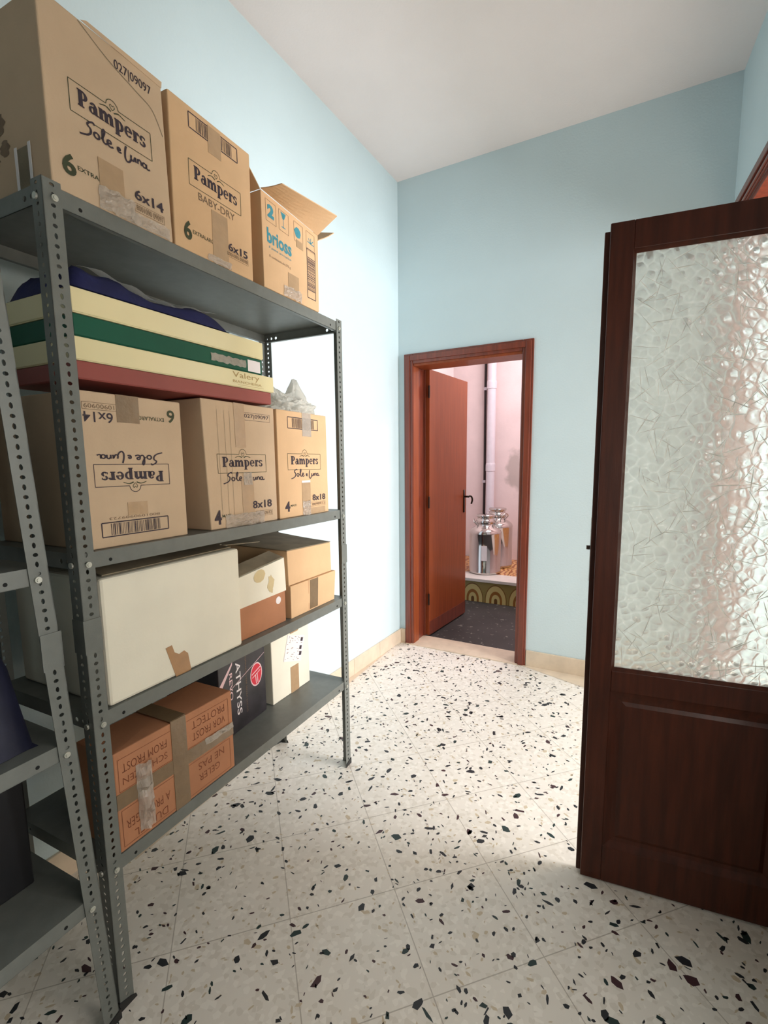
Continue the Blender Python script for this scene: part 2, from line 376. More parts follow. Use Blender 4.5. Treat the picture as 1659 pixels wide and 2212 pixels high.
# ------------------------------------------------------------------ setting
XL, YB, H = -1.679, 3.189, 3.306
XR = .278; SL = .1053; DLX, DRX, DH = -1.629, -.712, 2.149
def rw(s, d=0, z=0):   # right wall: s metres from the back corner towards the camera, d outwards
    n = math.hypot(SL, 1); return (XR+(SL*s+1*d)/n, YB+(-1*s+SL*d)/n, z)
b = MB(); b.box(XL-.16, XL, -1.7, YB+.02, 0, H, WALL); struct(b.build('wall_left'))
JX0, JX1, JZ = -1.615, -.765, 2.08       # rough opening of the far doorway
b = MB(); b.box(XL, JX0, YB, YB+.19, 0, H, WALL); b.box(JX1, 1.2, YB, YB+.19, 0, H, WALL); b.box(JX0, JX1, YB, YB+.19, JZ, H, WALL)
struct(b.build('wall_back'))
O0, O1, OZ = .16, 1.57, 2.57
def rwbox(b, s0, s1, d0, d1, z0, z1, m):
    b.hexa([rw(s1, d0, z0), rw(s1, d1, z0), rw(s0, d1, z0), rw(s0, d0, z0), rw(s1, d0, z1), rw(s1, d1, z1), rw(s0, d1, z1), rw(s0, d0, z1)], m)
b = MB(); rwbox(b, 0, O0, 0, .16, 0, H, WALL); rwbox(b, O1, 2.2, 0, .16, 0, H, WALL); rwbox(b, 3.0, 4.8, 0, .16, 0, H, WALL); rwbox(b, 2.2, 3.0, 0, .16, 0, .75, WALL); rwbox(b, 2.2, 3.0, 0, .16, 1.9, H, WALL); rwbox(b, O0, O1, 0, .16, OZ, H, WALL)
struct(b.build('wall_right'))
b = MB(); b.box(XL, 1.0, -1.75, -1.6, 0, H, WALL); struct(b.build('wall_rear'))
b = MB(); b.box(XL-.16, 3.2, -1.75, YB+.19, H, H+.1, CEIL); struct(b.build('ceiling'))
# next room beyond the right doorway, with its window
b = MB(); b.box(3.0, 3.15, -1.7, 1.45, 0, H, WARM); b.box(3.0, 3.15, 3.05, YB+.19, 0, H, WARM); b.box(3.0, 3.15, 1.45, 3.05, 0, .92, WARM); b.box(3.0, 3.15, 1.45, 3.05, 2.58, H, WARM)
struct(b.build('wall_side_room'))
b = MB(); b.box(1.2, 3.15, YB, YB+.19, 0, H, WARM); struct(b.build('wall_side_room_end'))
b = MB(); b.box(1.0, 3.15, -1.75, -1.6, 0, H, WARM); struct(b.build('wall_side_room_rear'))
wr = struct(empty('window_1', (3.04, 2.25, 1.75)))
b = MB()
for y0, y1, z0, z1 in ((-.8, -.74, -.83, .83), (.74, .8, -.83, .83), (-.03, .03, -.83, .83), (-.8, .8, .77, .83), (-.8, .8, -.83, -.77)): b.box(-.03, .03, y0, y1, z0, z1, MARBW)
b.build('window_frame', wr)
w2 = struct(empty('added_window', rw(2.6, .1, 1.325)))  # unseen window, added to let the near fill lamp in
b = MB(); w2.rotation_euler = (0, 0, math.atan(SL))
for y0, y1, z0, z1 in ((-.40, -.36, -.57, .57), (.36, .40, -.57, .57), (-.36, .36, .53, .57), (-.36, .36, -.57, -.53)): b.box(-.02, .02, y0, y1, z0, z1, WOODR)
b.build('window_frame', w2)
# floor with inlaid chips
b = MB(); b.box(XL-.16, 3.2, -1.75, YB+.19, -.06, 0, TERR)
rnd = random.Random(11)
def chip(cx, cy_, r, m, zz):
    n = rnd.choice((4, 5, 5, 6, 6)); asp = rnd.uniform(.22, .75); th = rnd.uniform(0, math.pi); k = rnd.uniform(0, 6)
    pts = []
    for i in range(n):
        a = 2*math.pi*(i+rnd.uniform(-.25, .25))/n+k; rr = r*rnd.uniform(.75, 1.15); x = rr*math.cos(a); y = rr*asp*math.sin(a)
        pts.append((cx+x*math.cos(th)-y*math.sin(th), cy_+x*math.sin(th)+y*math.cos(th), zz))
    b.face(pts, m)
for i in range(5000):
    x, y = rnd.uniform(XL, .95), rnd.uniform(-.5, YB-.02)
    r = min(.021, .0052+rnd.expovariate(1/.0045))
    chip(x, y, r, rnd.choices(CHIPS[:3], (.6, .22, .18))[0], .0003)
for i in range(3600):
    x, y = rnd.uniform(XL, .95), rnd.uniform(-.5, YB-.02)
    chip(x, y, min(.015, .004+rnd.expovariate(1/.003)), CHIPS[3], .0002)
struct(b.build('floor'))
# plain border strips and threshold
b = MB(); b.raw([(XL, YB-.001, .001), (XL, .9, .001), (XL+.145, .9, .001), (XL+.005, 3.14, .001), (XL+.02, YB-.03, .001), (JX1+.05, YB-.03, .001), (.30, 2.80, .001), (.285, YB-.001, .001)],
                [(0, 1, 2, 3), (0, 3, 4), (0, 4, 5, 7), (5, 6, 7)], MARB)
struct(b.build('trim_1'))
b = MB(); b.box(JX0, JX1, YB-.03, YB+.19, 0, .006, MARB); struct(b.build('trim_2'))
b = MB(); b.box(XL+.012, DLX, YB-.012, YB, 0, .11, MARB); b.box(DRX+.003, XR-.002, YB-.012, YB, 0, .11, MARB); struct(b.build('baseboard_back', bevel=.002))
b = MB()
for k in range(14): b.box(XL, XL+.012, YB-.335*(k+1)+.001, YB-.335*k-.001, 0, .105, MARB)
struct(b.build('baseboard_left', bevel=.002))
b = MB(); rwbox(b, .013, O0-.09, -.012, 0, 0, .11, MARB); rwbox(b, O1+.09, 4.7, -.012, 0, 0, .11, MARB); struct(b.build('baseboard_right', bevel=.002))

# far door frame (casing + jamb) and its open leaf
tr = struct(empty('door_1', (0, 0, 0)))
b = MB()
for x0, x1, z0, z1 in ((DLX, DLX+.07, 0, DH), (DRX-.07, DRX, 0, DH), (DLX+.07, DRX-.07, DH-.07, DH)):
    b.box(x0, x1, YB-.012, YB, z0, z1, WOODR)
for x0, x1, z0, z1 in ((DLX+.012, DLX+.05, 0, DH-.012), (DRX-.05, DRX-.012, 0, DH-.012), (DLX+.05, DRX-.05, DH-.05, DH-.012)):
    b.box(x0, x1, YB-.022, YB-.012, z0, z1, WOODR)
b.build('casing', tr, bevel=.004)
b = MB(); b.box(JX0, DLX+.072, YB-.002, YB+.085, 0, DH-.07, WOODO); b.box(JX0, JX0+.051, YB+.085, YB+.186, 0, DH-.07, WOODR); b.box(JX0, JX0+.066, YB+.186, YB+.193, .007, DH-.08, WOODR); b.box(DRX-.075, DRX-.07, YB-.002, YB+.185, 0, DH-.07, WOODR); b.box(DLX+.072, DRX-.075, YB-.002, YB+.185, DH-.086, DH-.068, WOODO)
b.build('jamb', tr, bevel=.003)
leaf = empty('door_2', (-1.52, YB+.195, .012), math.radians(86.2)); leaf['kind'] = 'structure'
b = MB(); b.box(0, .70, 0, .038, 0, 2.06, WOODO); b.build('leaf', leaf, bevel=.002)
b = MB(); b.box(.004, .696, -.003, .0, 0, .11, WOODR); b.build('kick_strip', leaf)
hd = MB(); hd.box(.635, .66, -.007, 0, .93, 1.13, DARKM); hd.tube([(.648, -.004, 1.07), (.648, -.05, 1.07)], .009, DARKM)
hd.tube(smoothp([(.648, -.05, 1.075), (.66, -.066, 1.07), (.672, -.07, 1.04), (.668, -.062, 1.005)]), .008, DARKM)
hd.build('handle', leaf, smooth=True)
for z in (.25, 1.02, 1.85):
    h = MB(); h.lathe([(.007, 0), (.007, .09)], DARKM, 12, (-.006, .0, z)); h.build('hinge', leaf)

# doorway casing on the right wall
t3 = struct(empty('door_3', (0, 0, 0)))
b = MB()
for s0, s1, z0, z1 in ((O0-.085, O0, 0, OZ+.085), (O1, O1+.085, 0, OZ+.085), (O0, O1, OZ, OZ+.085)):
    rwbox(b, s0, s1, -.014, 0, z0, z1, WOODR)
for s0, s1, z0, z1 in ((O0-.07, O0-.035, 0, OZ+.07), (O1+.035, O1+.07, 0, OZ+.07), (O0-.035, O1+.035, OZ+.035, OZ+.07)):
    rwbox(b, s0, s1, -.026, -.014, z0, z1, WOODR)
for s0, s1, z0, z1 in ((O0-.022, O0-.006, 0, OZ+.02), (O1+.006, O1+.022, 0, OZ+.02), (O0-.006, O1+.006, OZ+.006, OZ+.022)):
    rwbox(b, s0, s1, -.022, -.014, z0, z1, WOODR)
b.build('casing', t3, bevel=.003)
b = MB(); rwbox(b, O0, O0+.03, 0, .16, 0, OZ, WOODR); rwbox(b, O1-.03, O1, 0, .16, 0, OZ, WOODR); rwbox(b, O0+.03, O1-.03, 0, .16, OZ-.03, OZ, WOODR)
b.build('jamb', t3)

# glazed open leaf
DA = Vector((-.148, 1.563, .008)); ang = math.radians(7.1)
gd = empty('door_4', DA, ang); gd['kind'] = 'structure'; WD = .605
def G(*a): pass
b = MB()
for t0, t1, z0, z1 in ((0, .062, 0, 2.032), (WD-.075, WD, 0, 2.032), (.062, WD-.075, 1.955, 2.032), (.062, WD-.075, .66, .728), (.062, WD-.075, 0, .125)):
    b.box(t0, t1, 0, .022, z0, z1, WOODD); b.box(t0+(-.014 if t0 == 0 else 0), t1, .0225, .042, z0, z1-(.012 if z1 > 2 else 0), WOODD)
b.build('frame', gd, bevel=.0025)
def moulding(b, x0, x1, z0, z1, wd, y0, y1):   # sloping picture-frame moulding
    o = [(x0, y0, z0), (x1, y0, z0), (x1, y0, z1), (x0, y0, z1)]; i = [(x0+wd, y1, z0+wd), (x1-wd, y1, z0+wd), (x1-wd, y1, z1-wd), (x0+wd, y1, z1-wd)]
    b.raw(o+i, [(k, (k+1) % 4, 4+(k+1) % 4, 4+k) for k in range(4)], WOODD)
b = MB(); moulding(b, .062, WD-.075, .728, 1.955, .008, .001, .012); b.build('glazing_bead', gd)
b = MB(); b.box(.060, WD-.073, .017, .021, .726, 1.957, GLASS)
rg = random.Random(21)
for i in range(420):
    x, z = rg.uniform(.07, WD-.08), rg.uniform(.74, 1.945); a = rg.choice((.35, .9, 1.6, 2.3, 2.9))+rg.uniform(-.35, .35); l_ = rg.uniform(.02, .05); hw = rg.uniform(.0010, .0018)
    x0, z0, x1, z1 = x-l_*math.cos(a), z-l_*math.sin(a), x+l_*math.cos(a), z+l_*math.sin(a)
    if not (.066 < x0 < WD-.079 and .066 < x1 < WD-.079 and .732 < z0 < 1.952 and .732 < z1 < 1.952): continue
    nx, nz = -math.sin(a)*hw, math.cos(a)*hw
    b.raw([(x0, .0168, z0), (x+nx, .0168, z+nz), (x1, .0168, z1), (x-nx, .0168, z-nz), (x0, .0158, z0), (x1, .0158, z1)], [(0, 1, 4), (1, 2, 5, 4), (0, 4, 3), (3, 4, 5, 2), (0, 3, 2, 1)], RIDGE)
b.build('glass_pane', gd)
b = MB(); moulding(b, .062, WD-.075, .125, .66, .022, .001, .010); moulding(b, .084, WD-.097, .147, .638, .012, .010, .013); moulding(b, .096, WD-.109, .159, .626, .012, .013, .008)
b.box(.108, WD-.121, .008, .03, .171, .614, WOODD); b.box(.063, WD-.076, .031, .040, .126, .659, WOODD); b.build('lower_panel', gd)
b = MB(); b.lathe([(.006, 0), (.006, .012)], DARKM, 10, (-.020, .03, 1.10)); b.box(-.0155, -.0145, .026, .038, 1.0, 1.2, ZINC); b.build('latch_plate', gd)

# back room
b = MB(); b.box(-2.35, .6, YB+.19, 5.75, -.06, -.0005, BLKF); struct(b.build('floor_back_room'))
b = MB(); b.box(-2.35, .6, YB+.19, 5.75, H, H+.1, CEIL); struct(b.build('ceiling_back_room'))
b = MB(); b.box(-2.35, .6, 5.6, 5.75, 0, H, PINK); b.box(-1.74, .6, 5.56, 5.6, .238, H, STAIN); struct(b.build('wall_back_room'))
b = MB(); b.box(-2.35, -2.2, YB+.19, 5.6, 0, H, CEIL); struct(b.build('wall_back_room_left'))
b = MB(); b.box(.45, .6, YB+.19, 5.6, 0, H, PINK); struct(b.build('wall_back_room_right'))
led = struct(empty('trim_3', (-.9, 4.9, 0)))
b = MB(); b.box(-1.29, 1.34, -.405, .66, 0, .208, ARCH); b.build('tiled_riser', led)
b = MB(); b.box(-1.29, 1.34, -.425, -.16, .208, .238, MARBW); b.build('marble_edge', led, bevel=.003)
b = MB(); b.box(-1.29, 1.34, -.16, .66, .208, .237, LTOP); b.build('tiled_top', led)
pipe = empty('drain_pipe', (-1.69, 5.49, .238)); tag(pipe, 'white plastic drain pipe rising in the corner of the back room behind the steel drums', 'pipe')
b = MB(); b.lathe([(.048, 0), (.048, 3.06)], PVC, 24); b.build('pipe', pipe, smooth=False)
for z in (1.04, 1.97):
    b = MB(); b.lathe([(.048, 0), (.055, .003), (.055, .07), (.052, .09), (.048, .093)], PVC, 24, (0, 0, z)); b.build('socket', pipe)
b = MB(); b.tube([(0, 0, 0), (.004, 0, 1.0), (-.003, 0, 2.0), (0, 0, 3.05)], .014, CABLE, 10); cb = b.build('cable', loc=(-1.785, 5.56, .24))
tag(cb, 'dark vertical cable running up the pink wall left of the white drain pipe', 'cable')
for z in (.9, 1.97):
    k = MB(); k.box(-.018, .018, -.018, .03, z, z+.03, PVC); k.build('clip', cb)
def drum(x, y, rz, label, sc=1):
    t = empty('oil_drum', (x, y, .2385), rz); tag(t, label, 'metal drum', 'stainless steel drums on the tiled ledge')
    b = MB(); R = .165
    prof = [(R-.02, 0), (R-.004, .004), (R, .014), (R, .03), (R-.003, .034), (R-.003, .41), (R, .415), (R, .425), (R-.003, .43), (R-.004, .438), (R-.02, .458), (R-.05, .478), (R-.075, .492), (R-.08, .50), (R-.08, .515)]
    b.lathe([(r, z*sc) for r, z in prof], INOX, 56)
    b.build('body', t, smooth=True)
    b = MB(); b.lathe([(R-.078, .515*sc), (R-.07, .52*sc), (R-.07, .55*sc), (R-.078, .555*sc), (R-.085, .58*sc), (R-.072, .585*sc), (R-.070, .60*sc), (R-.076, .607*sc)], INOX, 40); b.build('screw_lid', t, smooth=True)
    for s in (-1, 1):
        h = MB(); h.tube(smoothp([(s*.085, -.035, .50*sc), (s*.115, -.04, .535*sc), (s*.12, 0, .56*sc), (s*.115, .04, .535*sc), (s*.085, .035, .50*sc)], 6), .006, INOX); h.build('handle', t, smooth=True)
    h = MB(); h.box(-.028, .028, -R-.0012, -R+.02, .15, .30, PAPER); h.build('label', t)
    return t
drum(-1.52, 4.80, .25, 'shiny stainless steel oil drum nearest the marble edge of the tiled ledge', 1.0)
drum(-1.50, 5.17, -.5, 'stainless steel oil drum standing behind the front drum beside the pipe', 1.06)

# ------------------------------------------------------------------ racks
RY = math.atan2(.9990, -.0455); RO = Vector((-1.1226, .5865, 0)); LEN = 1.134; RW = .40
SH = (1.953, 1.183, .796, .411)
def holes_strip(b, org, U, V, Nn, wd, ncell, pitch, m, th=.0018, sizes=((.0052, .0042), (.0036, .0062))):
    org, U, V, Nn = Vector(org), Vector(U), Vector(V), Vector(Nn)
    a8 = [(-1, -1), (0, -1), (1, -1), (1, 0), (1, 1), (0, 1), (-1, 1), (-1, 0)]
    for c in range(ncell):
        cu, cv = wd*.52, pitch*(c+.5); hu, hv = sizes[c % len(sizes)]
        outer = [org+U*(wd*(.5+.5*x))+V*(pitch*(c+.5+.5*y)) for x, y in a8]
        inner = []
        for x, y in a8:
            l = math.hypot(x, y); inner.append(org+U*(cu+hu*x/l)+V*(cv+hv*y/l))
        f0 = [(k, (k+1) % 8, 8+(k+1) % 8, 8+k) for k in range(8)]
        vs = outer+inner; vb = [p+Nn*th for p in vs]
        b.raw(vs, f0, m); b.raw(vb, [tuple(reversed(f)) for f in f0], m)
        b.raw(inner+[p+Nn*th for p in inner], [(k, (k+1) % 8, 8+(k+1) % 8, 8+k) for k in range(8)], m)
        if c == 0: b.raw([outer[0], outer[2], outer[2]+Nn*th, outer[0]+Nn*th], [(0, 1, 2, 3)], m)
        if c == ncell-1: b.raw([outer[6], outer[4], outer[4]+Nn*th, outer[6]+Nn*th], [(3, 2, 1, 0)], m)
    e = V*(pitch*ncell)
    for p in (org, org+U*wd): b.raw([p, p+e, p+e+Nn*th, p+Nn*th], [(0, 1, 2, 3)], m)
def make_rack(name, label, length, hts, ptop, lean=0, rough_near=False):
    t = empty(name, RO, RY); tag(t, label, 'shelving unit', 'grey metal shelving racks along the left wall')
    n = int(ptop/.0198)
    for ix in (0, 1):
        for iy in (0, 1):
            b = MB(); x0 = -.0015 if ix == 0 else length+.0015; y0 = -.0035 if iy == 0 else RW+.0035
            sx = 1 if ix == 0 else -1; sy_ = 1 if iy == 0 else -1
            ln = Vector((lean, 0, 1))
            holes_strip(b, (x0, y0, .002), (sx, 0, 0), ln, (0, sy_, 0), .038, n, .0198, STEEL)
            holes_strip(b, (x0, y0, .002), (0, sy_, 0), ln, (sx, 0, 0), .038, n, .0198, STEEL)
            p = b.build('post', t)
            f = MB(); f.raw([(x0-sx*.003, y0-sy_*.003, 0), (x0+sx*.045, y0-sy_*.003, 0), (x0+sx*.008, y0+sy_*.008, 0), (x0-sx*.003, y0+sy_*.045, 0),
                             (x0-sx*.003, y0-sy_*.003, .026), (x0+sx*.042, y0-sy_*.003, .012), (x0+sx*.006, y0+sy_*.006, .026), (x0-sx*.003, y0+sy_*.042, .012)],
                            [(3, 2, 1, 0), (4, 5, 6, 7), (0, 1, 5, 4), (1, 2, 6, 5), (2, 3, 7, 6), (3, 0, 4, 7)], FOOTM)
            f.build('foot', p)
            for z in hts:
                g = MB(); xx = x0+sx*.022+lean*z; c0 = Vector((xx, y0-sy_*.0005, z-.026))
                g.tube([c0, c0-Vector((0, sy_*.004, 0))], .0068, ZINC, 12); g.tube([c0-Vector((0, sy_*.003, 0)), c0-Vector((0, sy_*.0065, 0))], .004, ZINC, 8)
                g.build('bolt', p)
                g = MB(); c0 = Vector((x0-sx*.0005+lean*z, y0+sy_*.022, z-.026)); g.tube([c0, c0-Vector((sx*.004, 0, 0))], .0068, ZINC, 12); g.build('bolt', p)
            if iy == 0:
                g = MB(); zc = .985; g.box(min(x0-sx*.001, x0+sx*.0395)+lean*zc, max(x0-sx*.001, x0+sx*.0395)+lean*zc, y0-.0022, y0-.0002, zc-.035, zc+.045, STEEL)
                g.box(min(x0-sx*.0022, x0-sx*.0002)+lean*zc, max(x0-sx*.0022, x0-sx*.0002)+lean*zc, y0-.0022, y0+.039, zc-.035, zc+.045, STEEL)
                g.build('splice_plate', p)
    for z in hts:
        o = lean*z; x0, x1, y0, y1 = .0015+o, length-.0015+o, 0, RW; b = MB(); th = .0014; D = .037
        b.box(x0, x1, y0, y1, z-th, z, STEEL)
        for ya, sgn in ((y0, 1), (y1, -1)):
            b.box(x0, x1, min(ya, ya+sgn*th), max(ya, ya+sgn*th), z-D, z-th, STEEL); b.box(x0+.01, x1-.01, min(ya, ya+sgn*.014), max(ya, ya+sgn*.014), z-D, z-D+th, STEEL)
        for xa, sgn in ((x0, 1), (x1, -1)):
            holes_strip(b, (xa, y0, z-th), (0, 0, -1), (0, 1, 0), (sgn, 0, 0), D-th, 3, .026, STEEL, sizes=((.006, .0065),))
            holes_strip(b, (xa, y1, z-th), (0, 0, -1), (0, -1, 0), (sgn, 0, 0), D-th, 3, .026, STEEL, sizes=((.006, .0065),))
            b.box(min(xa, xa+sgn*th), max(xa, xa+sgn*th), y0+.078, y1-.078, z-D, z-th, STEEL)
            b.box(min(xa, xa+sgn*.012), max(xa, xa+sgn*.012), y0+.01, y1-.01, z-D, z-D+th, STEEL)
        for xh in (x0+.075, x1-.075): b.tube([(xh, -.0004, z-.024), (xh, .0003, z-.024)], .0042, HOLE, 12)
        b.build('shelf', t)
    return t
rack = make_rack('shelving_rack', 'grey perforated steel rack of four shelves loaded with cardboard boxes', LEN, SH, 1.965)
rack2 = make_rack('shelving_rack', 'dark grey steel rack with splayed post at the left edge, left of the loaded rack', 1.05, (1.95, 1.174, .776, .375), 1.965, lean=-.05)
rack2.location = RO + Matrix.Rotation(RY, 3, 'Z') @ Vector((-1.05-.012, -.012, 0))

# ------------------------------------------------------------------ boxes on the racks
RM = Matrix.Rotation(RY, 4, 'Z'); RM.translation = RO
def place(name, label, cat, a, w_, z, group=None, rz=0, ry=0):
    t = empty(name); t.location = RM @ Vector((a, w_, z)); t.rotation_euler = (0, ry, 0)
    t.rotation_mode = 'QUATERNION'
    t.rotation_quaternion = (Matrix.Rotation(RY+rz, 3, 'Z') @ Matrix.Rotation(ry, 3, 'Y')).to_quaternion()
    tag(t, label, cat, group); return t
class Face:   # front face of a box, local (u, v) metres -> bilinear over four corners
    def __init__(s, bl, br, tl, tr, w_, h): s.c = [Vector(p) for p in (bl, br, tl, tr)]; s.w = w_; s.h = h
    def P(s, u, v, d=.0006):
        u /= s.w; v /= s.h; a, b_, c, d_ = s.c; p = (a*(1-u)+b_*u)*(1-v)+(c*(1-u)+d_*u)*v
        n = (b_-a).cross(c-a).normalized(); return p+n*d
    def put(s, b, polys, m, d=.0006, flip=None):
        for q in polys:
            if flip: q = [(flip[0]-x, flip[1]-y) for x, y in q]
            ar = sum(q[i][0]*q[(i+1) % len(q)][1]-q[(i+1) % len(q)][0]*q[i][1] for i in range(len(q)))
            pts = [s.P(x, y, d) for x, y in q]
            b.face(pts if ar > 0 else pts[::-1], m)
def carton(b, wd, h, d, m, tl=(0, 0, 0), tr=(0, 0, 0), bl=(0, 0, 0), br=(0, 0, 0), seg=1):
    c = [Vector((0, 0, 0))+Vector(bl), Vector((wd, 0, 0))+Vector(br), Vector((wd, d, 0)), Vector((0, d, 0)),
         Vector((0, 0, h))+Vector(tl), Vector((wd, 0, h))+Vector(tr), Vector((wd, d, h)), Vector((0, d, h))]
    b.hexa(c, m)
    # flap seams on the top and bottom and a corner seam line
    y = d/2; b.raw([(0.002, y-.001, h+.0004), (wd-.002, y-.001, h+.0004), (wd-.002, y+.001, h+.0004), (.002, y+.001, h+.0004)], [(0, 1, 2, 3)], CARDG)
    return Face(c[0], c[1], c[4], c[5], wd, h)
def tape(parent, F_, u0, u1, v0, v1, m=TAPE, wrap_bottom=False, name='tape', th=.0011):
    b = MB(); P = [F_.P(u0, v0, th), F_.P(u1, v0, th), F_.P(u1, v1, th), F_.P(u0, v1, th)]; Q = [F_.P(u0, v0, .0002), F_.P(u1, v0, .0002), F_.P(u1, v1, .0002), F_.P(u0, v1, .0002)]
    b.hexa([P[0], P[1], Q[1], Q[0], P[3], P[2], Q[2], Q[3]], m); return b.build(name, parent)
def crinkle(parent, F_, u0, u1, v0, v1, seed=0, amp=.007, m=TAPEW, name='crinkled_tape'):
    b = MB(); n, k = 16, 12; vs = []
    for j in range(k+1):
        for i in range(n+1):
            u = u0+(u1-u0)*i/n; v = v0+(v1-v0)*j/k; e = min(i, n-i, 3)/3
            nz = noise.noise((u*60+seed, v*60, seed*1.7)); rg = abs(noise.noise((u*35, v*90+seed, 3)))
            vs.append(F_.P(u+.004*noise.noise((v*70, seed, 1)), v+.004*noise.noise((u*70, seed, 5)), .002+amp*max(0, .35+nz+rg*.8)*e))
    b.raw(vs, [(j*(n+1)+i, j*(n+1)+i+1, (j+1)*(n+1)+i+1, (j+1)*(n+1)+i) for j in range(k) for i in range(n)], m)
    return b.build(name, parent)
def heart(cx, cy_, s): return ribbon(smoothp([(cx, cy_-s), (cx-s, cy_+.2*s), (cx-.6*s, cy_+s), (cx, cy_+.4*s), (cx+.6*s, cy_+s), (cx+s, cy_+.2*s), (cx, cy_-s)], 3), s*.22)
def brand(b, F_, u0, u1, v0, v1, sub='script', flip=None):
    F_.put(b, frame_line(u0, u1, v0, v1, .0016), INKG if not flip else INK, flip=flip)
    W_ = u1-u0; H_ = v1-v0
    F_.put(b, fit(SERIF, u0+W_*.09, u1-W_*.08, v0+H_*.16, v0+H_*.86), INK, d=.0007, flip=flip)
    cx = (u0+u1)/2; F_.put(b, heart(cx, v1-.001, W_*.03), INKG, flip=flip)
    for s in (-1, 1): F_.put(b, ribbon(smoothp([(cx+s*W_*.02, v1-H_*.17), (cx+s*W_*.08, v1-H_*.1), (cx+s*W_*.16, v1-H_*.18)], 4), [.003]*4+[.002]*4+[.0005]), INKG, flip=flip)
    if sub == 'script': F_.put(b, fit(SCRIPT, u0+W_*.08, u1-W_*.04, v0-H_*.62, v0+H_*.06), INK, d=.0007, flip=flip)
    elif sub: F_.put(b, T(sub, u0+W_*.15, u1-W_*.14, v0-H_*.42, v0-H_*.12, .012), INKF, flip=flip)
def nums(b, F_, size, mult, word, code, W_, xs, yoff=0, flip=None):
    six, mx = xs[0], xs[1]
    F_.put(b, T(size, six[0], six[1], six[2], six[3], .03), INKG if size == '6' else INK, .0014, flip=flip)
    if word: F_.put(b, T(word, six[1]+.004, xs[2], six[2]+(six[3]-six[2])*.45, six[2]+(six[3]-six[2])*.66, .01), INKG, flip=flip)
    F_.put(b, T(mult, mx[0], mx[1], mx[2], mx[3], .02), INK, .0014, flip=flip)
    if code:
        x0, x1, y0, y1 = code[1:]
        F_.put(b, frame_line(x0, x1, y0, y1, .001, dome=False), INKF, flip=flip)
        F_.put(b, T(code[0], x0+.004, x1-.003, y0+.003, y1-.003), INKF, .0014, flip=flip)

GB = 'brown nappy cartons on the loaded rack'
# top shelf ---------------------------------------------------------------
Z0 = 1.9535
t = place('cardboard_box', 'large brown carton with buckled top at the near end of the top shelf, marked 6x14', 'cardboard box', .022, 0.0, Z0, GB)
b = MB(); F1 = carton(b, .295, .372, .385, CARD, tr=(-.004, 0.004, -.004), tl=(0, 0, -.005))
brand(b, F1, .052, .25, .174, .237); nums(b, F1, '6', '6x14', 'EXTRALARGE', ('8001090 09097', .19, .272, .034, .053), .295, ((.024, .053, .038, .082), (.192, .272, .061, .085), .15))
# crease shade drawn as a dark line below the top edge; printed code
F1.put(b, ribbon(smoothp([(.085, .368), (.15, .335), (.22, .312), (.262, .296), (.288, .25)]), .0022), CARDG)
F1.put(b, T('027|09097', .165, .262, .322, .348, .006), INK)
# side marks: flower-like blots and label frame
def side_put(b, polys, m, x=-.0007):
    for q in polys: b.face([(x, yy, zz) for yy, zz in q][::-1], m)
for cyy, czz, r in ((.17, .16, .022), (.2, .13, .016), (.155, .11, .017), (.19, .09, .012)):
    side_put(b, [[(cyy+r*math.cos(a/10*math.pi)*(1+.3*math.sin(a*2.1)), czz+r*math.sin(a/10*math.pi)) for a in range(20)]], INKF)
bd = b.build('body', t, bevel=.003)
lb = MB(); lb.box(-.0014, -.0004, .06, .12, .015, .095, CARDG); lb.box(-.002, -.0014, .06, .07, .01, .1, PAPER); lb.box(-.002, -.0014, .11, .12, .01, .1, PAPER); lb.build('label', t)
fl = MB(); fl.hexa([(.09, -.001, .367), (.291, .003, .362), (.291, .004, .362), (.09, .001, .368), (.10, -.005, .371), (.288, -.003, .372), (.288, .002, .373), (.10, .0, .372)], CARD); fl.build('flap', t)
tape(t, F1, .105, .165, .02, .11, TAPE); crinkle(t, F1, .10, .19, .0, .05, 1, .010); crinkle(t, F1, .175, .285, .0, .028, 2, .006)
t = place('cardboard_box', 'brown carton marked 6x15 with a barcode on top, second on the top shelf', 'cardboard box', .324, 0.0, Z0, GB)
b = MB(); F2 = carton(b, .294, .372, .385, CARD2, tr=(.006, 0, 0), tl=(.004, 0, 0))
brand(b, F2, .056, .248, .174, .238, sub='BABY-DRY'); nums(b, F2, '6', '6x15', 'EXTRALARGE', ('8001090 09098', .18, .272, .038, .055), .294, ((.03, .056, .028, .077), (.19, .27, .056, .078), .14))
F2.put(b, barcode(.063, .24, .318, .356, .0028, 4), INK); b.build('body', t, bevel=.003)
tape(t, F2, .13, .19, .0, .142, TAPE); crinkle(t, F2, .11, .20, .0, .018, 4, .004); tape(t, F2, .128, .175, .29, .36, TAPE)
t = place('cardboard_box', 'small brown carton with blue print and open lid flaps, far end of top shelf', 'cardboard box', .665, -.004, Z0, 'opened brown cartons')
b = MB(); F3 = carton(b, .31, .288, .34, CARD2, tr=(.005, 0, -.012), tl=(0, 0, .004))
b.raw([(.004, .004, .284), (.306, .004, .276), (.306, .336, .286), (.004, .336, .286)], [(0, 1, 2, 3)], CARDG)
F3.put(b, T('brioss', .022, .148, .142, .188, .03), INKB); F3.put(b, T('il pane arrostito', .03, .145, .125, .135), INKB); F3.put(b, T('8 confezioni da 270 g', .03, .14, .098, .108), INKF)
F3.put(b, barcode(.238, .288, .036, .212, .0028, 6, horiz=False), INK)
F3.put(b, T('2', .028, .06, .222, .262, .06), INKB); F3.put(b, ribbon([(.108, .262), (.108, .222)], .002)+rc(.098, .118, .22, .223)+[[(.094, .268), (.122, .268), (.112, .248), (.104, .248)]], INKB)
F3.put(b, [[(.185+.018*math.cos(a*.6)*(1+.2*math.sin(a*3)), .24+.018*math.sin(a*.6)) for a in range(10)]], INKB)
